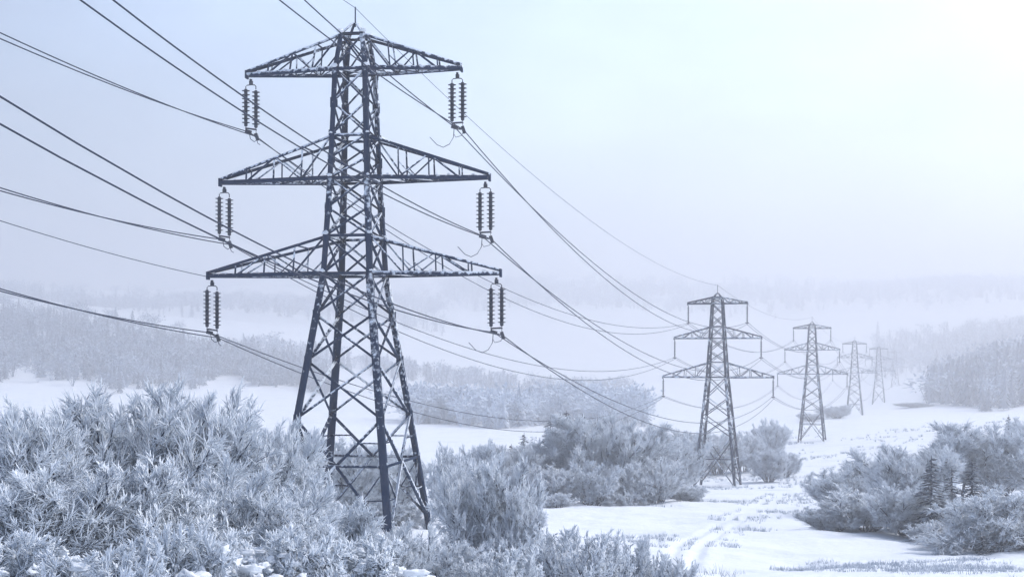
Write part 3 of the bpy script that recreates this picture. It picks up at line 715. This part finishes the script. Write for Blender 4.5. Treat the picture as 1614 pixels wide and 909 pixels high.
LG = 'rime-covered shrubs on the slope below the camera'
L = [
 # bank of tall shrubs at the lower left
 ('willow_a', 15, 58, 640, 250, 'tall rime-white shrub cut by the frame edge beside the shaded valley wood', LG),
 ('shrub_a', 120, 64, 668, 260, 'rounded frosted shrub filling the dip between the edge shrub and the highest shrub', LG),
 ('willow_b', 240, 66, 612, 290, 'highest frosted shrub of the bank, its twigs rising against the pale valley field', LG),
 ('shrub_c', 335, 72, 628, 230, 'upright frosted shrub just downhill from the highest shrub of the bank', LG),
 ('willow_a', 415, 84, 668, 180, 'slim-stemmed frosted shrub closest to the big pylon on its hillside', LG),
 ('shrub_b', 70, 42, 735, 330, 'broad frosted shrub in the corner above the snow-laden brambles', LG),
 ('shrub_d', 235, 44, 728, 320, 'wide arching frosted shrub in the middle of the bank below the highest shrub', LG),
 ('shrub_a', 375, 50, 735, 280, 'dense frosted shrub with dark stems uphill of the big pylon feet', LG),
 ('shrub_c', 470, 74, 722, 150, 'small frosted shrub growing against the outer leg of the big pylon', LG),
 ('shrub_d', 455, 46, 790, 220, 'low arching frosted shrub in front of the outer leg of the big pylon', LG),
 ('bramble_a', 30, 27, 838, 300, 'snow-laden bramble in the corner under the broad shrub', 'snowy brambles'),
 ('bramble_b', 165, 25, 862, 280, 'lowest flattened bramble drooping under lumps of snow', 'snowy brambles'),
 ('bramble_a', 310, 26, 836, 300, 'bramble carrying the largest rounded lumps of snow', 'snowy brambles'),
 ('bramble_b', 430, 31, 838, 240, 'snowy bramble between the lump-laden bramble and the shrub under the pylon', 'snowy brambles'),
 ('shrub_b', 520, 56, 796, 215, 'feathery frosted shrub hiding the near feet of the big pylon', LG),
 ('shrub_a', 608, 60, 818, 165, 'feathery frosted shrub below the near corner leg of the big pylon', LG),
 ('bramble_a', 560, 36, 850, 260, 'snowy bramble at the frame edge under the feathery pylon shrubs', 'snowy brambles'),
 ('shrub_c', 705, 68, 850, 120, 'small frosted shrub under the lowest foot of the big pylon', LG),
 ('shrub_b', 770, 92, 724, 168, 'round frosted shrub with bare dark stems standing beside the track side of the big pylon', LG),
 ('shrub_a', 728, 152, 735, 80, 'frosted shrub showing between the big pylon and the round dark-stemmed shrub', LG),
 ('shrub_d', 822, 89, 775, 120, 'low frosted shrub leaning out from the round dark-stemmed shrub', LG),
 ('low', 712, 165, 705, 80, 'hazy frosted bush just behind the lowest leg of the big pylon', LG),
 ('willow_b', 450, 168, 680, 110, 'pale frosted bush behind the outer leg of the big pylon', LG),
 ('willow_a', 500, 185, 690, 100, 'pale frosted bush seen through the pylon between its outer legs', LG),
 ('shrub_c', 560, 175, 700, 120, 'pale frosted bush seen through the middle of the pylon foot bracing', LG),
 ('shrub_a', 625, 180, 705, 110, 'pale frosted bush seen through the pylon beside its near corner leg', LG),
 ('shrub_b', 745, 190, 700, 110, 'pale frosted bush behind the round dark-stemmed shrub', LG),
 ('shrub_a', 590, 143, 790, 100, 'frosted bush growing inside the feet of the big pylon, between its two dark rear legs', LG),
 ('shrub_d', 640, 149, 795, 80, 'frosted bush inside the feet of the big pylon, beside its lowest foot', LG),
 ('shrub_d', 650, 108, 848, 70, 'little frosted bush in the snow gap under the corner of the big pylon', LG),
 # low weeds row at the bottom
 ('low', 880, 78, 832, 110, 'straggly frosted bush beside the round dark-stemmed shrub, first of the low row', 'low frosted bushes at the field edge'),
 ('low', 940, 72, 838, 120, 'widest straggly bush of the low row at the field edge', 'low frosted bushes at the field edge'),
 ('low', 1000, 76, 848, 90, 'third straggly bush of the low row at the field edge', 'low frosted bushes at the field edge'),
 ('low', 1060, 74, 872, 80, 'smallest straggly bush ending the low row towards the track', 'low frosted bushes at the field edge'),
 ('low', 800, 62, 862, 130, 'straggly frosted bush at the frame edge below the round dark-stemmed shrub', 'low frosted bushes at the field edge'),
 # clump in the middle distance
 ('spruce_c', 806, 262, 698, 40, 'frosted spruce at the uphill end of the middle clump, beside the pale field', 'spruces of the middle clump'),
 ('spruce_c', 826, 268, 680, 40, 'second spruce from the uphill end of the middle clump, a little taller than its neighbour', 'spruces of the middle clump'),
 ('spruce_b', 868, 300, 655, 52, 'spruce tip at the start of the high crest of the middle clump', 'spruces of the middle clump'),
 ('spruce_a', 893, 305, 645, 52, 'highest spruce tip on the crest of the middle clump', 'spruces of the middle clump'),
 ('spruce_c', 918, 303, 650, 52, 'spruce tip just downhill of the highest one on the crest of the middle clump', 'spruces of the middle clump'),
 ('spruce_b', 942, 300, 656, 52, 'last spruce tip on the crest of the middle clump, above the bare tree', 'spruces of the middle clump'),
 ('tree_a', 848, 255, 672, 110, 'frosted broadleaf tree next to the two end spruces of the middle clump', 'trees of the middle clump'),
 ('tree_b', 898, 250, 655, 130, 'widest frosted broadleaf tree in the middle clump, under the spruce crest', 'trees of the middle clump'),
 ('willow_b', 955, 256, 658, 112, 'frosted broadleaf tree right under the last spruce of the crest', 'trees of the middle clump'),
 ('tree_a', 1012, 258, 668, 100, 'upright bare-branched frosted tree at the downhill end of the middle clump', 'trees of the middle clump'),
 ('willow_a', 1050, 275, 690, 80, 'slender frosted tree between the middle clump and the second pylon', 'trees of the middle clump'),
 ('willow_a', 802, 250, 700, 84, 'rounded frosted bush starting the middle clump, below the two end spruces', 'bushes at the foot of the middle clump'),
 ('shrub_a', 830, 246, 722, 90, 'dark frosted bush at the foot of the two end spruces', 'bushes at the foot of the middle clump'),
 ('shrub_c', 878, 240, 738, 90, 'bright frosted bush at the foot of the widest tree of the middle clump', 'bushes at the foot of the middle clump'),
 ('shrub_b', 935, 240, 728, 100, 'bright frosted bush in the centre of the foot of the middle clump', 'bushes at the foot of the middle clump'),
 ('shrub_d', 990, 243, 730, 100, 'broad frosted bush at the foot of the upright bare-branched tree', 'bushes at the foot of the middle clump'),
 ('shrub_a', 1035, 246, 722, 90, 'shaded frosted bush closing the middle clump towards the second pylon', 'bushes at the foot of the middle clump'),
 ('shrub_b', 1080, 252, 766, 70, 'low pale bush lying at the downhill tip of the middle clump', 'bushes at the foot of the middle clump'),
 ('low', 880, 232, 776, 60, 'tiny frosted bush on the snow in front of the middle clump', 'bushes at the foot of the middle clump'),
 # behind the second pylon
 ('willow_a', 1085, 400, 678, 80, 'hazy frosted tree just uphill of the second pylon', 'hazy trees round the second pylon'),
 ('willow_b', 1130, 410, 682, 90, 'hazy frosted thicket seen through the legs of the second pylon', 'hazy trees round the second pylon'),
 ('willow_a', 1172, 420, 684, 70, 'hazy frosted tree just behind the downhill leg of the second pylon', 'hazy trees round the second pylon'),
 ('shrub_a', 1216, 470, 662, 60, 'rounded pale bush between the second and third pylons, on the rise', 'hazy trees round the second pylon'),
 ('willow_b', 1212, 372, 708, 64, 'frosted thicket with upright stems between the second pylon and the track', 'hazy trees round the second pylon'),
 ('shrub_c', 1238, 390, 712, 50, 'small frosted bush at the track end of the thicket by the second pylon', 'hazy trees round the second pylon'),
 ('shrub_b', 1320, 860, 638, 60, 'faint round bush at the foot of the fourth pylon', 'faint bushes among the far pylons'),
 ('shrub_a', 1280, 820, 650, 50, 'faint bush seen behind the legs of the third pylon', 'faint bushes among the far pylons'),
 ('shrub_c', 1440, 1000, 634, 60, 'faint bush on the snow between the fifth pylon and the far wood', 'faint bushes among the far pylons'),
 # clump on the right
 ('shrub_a', 1330, 205, 738, 100, 'frosted bush at the track end of the big clump beside the track', 'trees of the clump beside the track'),
 ('willow_b', 1395, 212, 722, 110, 'upright frosted thicket behind the two dark spruces, on their track side', 'trees of the clump beside the track'),
 ('willow_a', 1440, 192, 704, 110, 'frosted thicket filling the gap between the upright thicket and the larger dark spruce', 'trees of the clump beside the track'),
 ('tree_b', 1455, 220, 676, 120, 'tall frosted tree rising behind the larger dark spruce', 'trees of the clump beside the track'),
 ('tree_a', 1515, 226, 664, 130, 'highest and widest frosted tree of the clump beside the track', 'trees of the clump beside the track'),
 ('willow_a', 1570, 222, 674, 110, 'frosted tree with fine upright twigs next to the highest tree of its clump', 'trees of the clump beside the track'),
 ('tree_b', 1625, 214, 690, 120, 'frosted tree cut by the frame edge at the end of its clump', 'trees of the clump beside the track'),
 ('shrub_b', 1310, 172, 800, 90, 'low bush spreading onto the snow at the track end of its clump', 'bushes of the clump beside the track'),
 ('shrub_a', 1370, 172, 770, 130, 'broad frosted bush below the upright thicket of the clump beside the track', 'bushes of the clump beside the track'),
 ('shrub_c', 1435, 166, 762, 120, 'pale frosted bush directly in front of the larger dark spruce', 'bushes of the clump beside the track'),
 ('shrub_d', 1560, 142, 778, 190, 'large pale frosted bush in front of the smaller dark spruce', 'bushes of the clump beside the track'),
 ('shrub_a', 1630, 146, 770, 150, 'pale frosted bush cut by the frame edge below the edge tree', 'bushes of the clump beside the track'),
 ('shrub_b', 1490, 152, 818, 80, 'small pale bush filling the gap beneath the two dark spruces', 'bushes of the clump beside the track'),
 ('spruce_a', 1468, 160, 716, 62, 'larger dark snow-dusted spruce in the clump beside the track', 'dark spruces beside the track'),
 ('spruce_b', 1532, 166, 722, 56, 'smaller dark snow-dusted spruce in the clump beside the track', 'dark spruces beside the track'),
 ('spruce_a', 1548, 136, 838, 34, 'little young spruce poking out of the large pale bush', 'dark spruces beside the track'),
 ('spruce_c', 1500, 168, 735, 54, 'slim frosted spruce half hidden between the two dark spruces', 'dark spruces beside the track'),
 ('spruce_c', 1590, 330, 652, 34, 'hazy lone spruce above the far edge of the clump beside the track', 'dark spruces beside the track'),
 ('willow_b', 1625, 300, 660, 70, 'hazy frosted tree at the frame edge behind the lone spruce', 'trees of the clump beside the track'),
]
for a in L: plant(*a)

# snow lumps lying on the near brambles
rng = np.random.RandomState(77)
for bo in [o for o in COL.objects if o.name.startswith('snowy_bramble')]:
    wd, h = bo.scale[0], bo.scale[2]
    big = 2.0 if 'largest' in bo['label'] else 1.0
    for k in range(95):
        rr = math.sqrt(rng.rand()) * .46; ph = rng.uniform(0, 6.28)
        zz = (.5 + .4 * rng.rand()) * math.sqrt(max(.05, 1 - (rr / .52) ** 2))
        snow_lump('snow_clump', (rr * math.cos(ph), rr * math.sin(ph), zz), rng.uniform(.014, .04) * (1.4 if big > 1 else 1), rng, bo, .8 * wd / h, res=(12, 16), rough=.55, stretch=1.35)

# ---------------------------------------------------------------- far woods
def wood_tree_templates():
    T = []
    for s in range(4):     # spruces
        r = np.random.RandomState(100 + s); V = []; Fc = []
        for t in range(9):
            z0 = .05 + .86 * t / 9; R = .17 * (1 - z0) ** .85 + .012
            for b in range(9):
                ph = b * .698 + r.uniform(-.3, .3); l = R * r.uniform(.6, 1.25); n = len(V)
                wv = .05 * (1.1 - z0)
                V += [(0, 0, z0 + .13), (math.cos(ph - .35) * l * .7, math.sin(ph - .35) * l * .7, z0 + .02), (math.cos(ph) * l, math.sin(ph) * l, z0 - .02 + r.uniform(-.02, .02)), (math.cos(ph + .35) * l * .7, math.sin(ph + .35) * l * .7, z0 + .02)]
                Fc.append((n, n + 1, n + 2, n + 3))
        T.append((np.array(V), np.array(Fc), .26))
    for s in range(4):     # broadleaf: twig sprays in an uneven crown
        r = np.random.RandomState(200 + s); V = []; Fc = []
        lobes = [(r.normal(size=3) * np.array([.13, .13, .12]) + np.array([0, 0, .6]), r.uniform(.14, .24)) for _ in range(7)]
        for k in range(170):
            c, R = lobes[r.randint(7)]; d = norm(r.normal(size=3)); p = c + d * R * r.uniform(.3, 1.1)
            q = norm(d + np.array([0, 0, .5]) + r.normal(size=3) * .4) * r.uniform(.05, .1); sd = norm(np.cross(q, r.normal(size=3))) * .022; n = len(V)
            V += [p - sd, p + sd, p + q + sd * .3, p + q - sd * .3]; Fc.append((n, n + 1, n + 2, n + 3))
        for k in range(5):
            c, R = lobes[k]; n = len(V); V += [(-.012, 0, -.05), (.012, 0, -.05), tuple(c + (.006, 0, 0)), tuple(c - (.006, 0, 0))]; Fc.append((n, n + 1, n + 2, n + 3))
        T.append((np.array(V), np.array(Fc), .58))
    return T
TMPL = wood_tree_templates()
def wood(name, poly_px, Yr, n, hgt, mix, seed, label, jit=.42, fr=0.0):  # fr pales the tree colour, painting in mist that fades the wood
    """poly_px: (x0,x1) columns; Yr(x) -> (Ynear, Yfar) distances of the wood at that column"""
    r = np.random.RandomState(seed); x0, x1 = poly_px
    xs = r.uniform(x0, x1, n); t = r.rand(n)
    Yn = np.array([Yr(x)[0] for x in xs]); Yf = np.array([Yr(x)[1] for x in xs])
    Y = Yn + (Yf - Yn) * t * r.uniform(.8, 1.1, n) + r.normal(size=n) * (Yf - Yn) * .05; X = (xs - CX) / F * Y; Z = ground(X, Y)
    Vs, Fs, As = [], [], []; nv = 0
    for i in range(n):
        k = r.randint(4) + (0 if r.rand() < mix else 4); V, Fc, f = TMPL[k]
        a = r.uniform(0, 6.28); h = hgt * r.uniform(1 - jit, 1 + jit); c, s = math.cos(a), math.sin(a); wq = h * (r.uniform(.95, 1.5) if k < 4 else r.uniform(1.1, 1.9))
        W = np.stack([(V[:, 0] * c - V[:, 1] * s) * wq + X[i], (V[:, 0] * s + V[:, 1] * c) * wq + Y[i], V[:, 2] * h + Z[i] - .2], 1)
        Vs.append(W); Fs.append(Fc + nv); nv += len(V); As.append(np.full(len(V), f + fr + r.normal() * .06))  # tree frost plus painted mist paleness
    me = mesh_np(name, np.concatenate(Vs), np.concatenate(Fs)); fattr(me, 'frost', np.concatenate(As))
    return tag(obj(name, me, M_WOOD), label, 'wood', None, 'stuff')
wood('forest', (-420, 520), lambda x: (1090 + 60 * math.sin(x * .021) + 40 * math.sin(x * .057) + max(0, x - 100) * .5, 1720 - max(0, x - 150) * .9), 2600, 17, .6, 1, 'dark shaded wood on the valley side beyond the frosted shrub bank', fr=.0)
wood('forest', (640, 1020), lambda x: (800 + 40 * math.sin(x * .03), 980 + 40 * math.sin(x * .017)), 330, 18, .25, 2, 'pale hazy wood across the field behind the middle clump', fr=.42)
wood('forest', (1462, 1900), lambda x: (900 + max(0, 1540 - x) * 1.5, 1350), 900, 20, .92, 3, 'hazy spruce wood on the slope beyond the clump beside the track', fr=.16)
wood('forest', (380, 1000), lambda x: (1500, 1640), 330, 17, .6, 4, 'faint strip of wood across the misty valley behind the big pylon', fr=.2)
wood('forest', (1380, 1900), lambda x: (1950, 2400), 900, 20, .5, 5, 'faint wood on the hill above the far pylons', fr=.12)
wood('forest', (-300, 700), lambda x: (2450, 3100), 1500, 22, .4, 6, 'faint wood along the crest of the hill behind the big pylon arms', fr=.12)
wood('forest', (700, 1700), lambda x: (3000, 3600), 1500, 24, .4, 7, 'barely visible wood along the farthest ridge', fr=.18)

# ---------------------------------------------------------------- grass and weeds poking through the snow
def blades(name, P, h, per, spread, wd, seed, mat, label, cat):
    r = np.random.RandomState(seed); n = len(P) * per
    B = np.repeat(P, per, 0) + np.stack([r.normal(size=n) * spread, r.normal(size=n) * spread, np.zeros(n)], 1)
    H = np.repeat(h, per) * r.uniform(.4, 1.15, n)
    d = np.stack([r.normal(size=n) * .35, r.normal(size=n) * .35, np.ones(n)], 1); d /= np.linalg.norm(d, axis=1)[:, None]
    mid = B + d * (H * .55)[:, None]; d2 = d + np.stack([r.normal(size=n) * .3, r.normal(size=n) * .3, np.zeros(n)], 1)
    tip = mid + d2 * (H * .45)[:, None]
    Wd = np.repeat(wd, per) if np.ndim(wd) else np.full(n, wd)
    V1, Q1 = seg_tubes(B, mid, Wd, Wd * .8, 3); V2, Q2 = seg_tubes(mid, tip, Wd * .8, Wd * .35, 3)
    me = mesh_np(name, np.concatenate([V1, V2]), np.concatenate([Q1, Q2 + len(V1)]))
    return tag(obj(name, me, mat), label, cat, None, 'stuff')
def patch_noise(X, Y, L, seed):
    return np.array([mnoise.fractal(Vector((x / L, y / L, seed)), 1.0, 2.0, 4) for x, y in zip(X, Y)])
r = np.random.RandomState(88)
n = 26000; Y = 85 * (620 / 85) ** r.rand(n); X = (r.uniform(780, 1720, n) - CX) / F * Y
pn = patch_noise(X, Y, 22, 1.0); td = track_d(X, Y)
keep = (pn > .22) | ((td > 1.9) & (td < 4.5) & (r.rand(n) < .35) & (pn > -.1)); keep &= (np.abs(td - 1.15) > .7)
px_x = X / Y * F + CX
keep &= ~((px_x > 830) & (px_x < 1120) & (Y > 150) & (Y < 235))
keep &= (Y > 150) | (pn > .34)
X, Y = X[keep], Y[keep]
blades('grass', np.stack([X, Y, ground(X, Y) - .03], 1), np.clip(.25 + .0012 * Y, .25, .8) * r.uniform(.5, 1.3, len(X)), 7, .22, .010 + .00009 * Y, 5, M_GRASS, 'frosted grass tufts poking through the snow around the track', 'grass')
n = 5200; Y = 36 * (115 / 36) ** r.rand(n); X = (r.uniform(430, 1180, n) - CX) / F * Y
pn = patch_noise(X, Y, 9, 4.0); px_x = X / Y * F + CX; keep = (pn > -.05) & ((px_x < 1060) | (r.rand(n) < .3))
X, Y = X[keep], Y[keep]
blades('weeds', np.stack([X, Y, ground(X, Y) - .03], 1), r.uniform(.3, 1.0, len(X)), 6, .3, .014 + .00006 * Y, 6, M_WEED, 'frosted weed stalks along the edge of the snowy field', 'weeds')
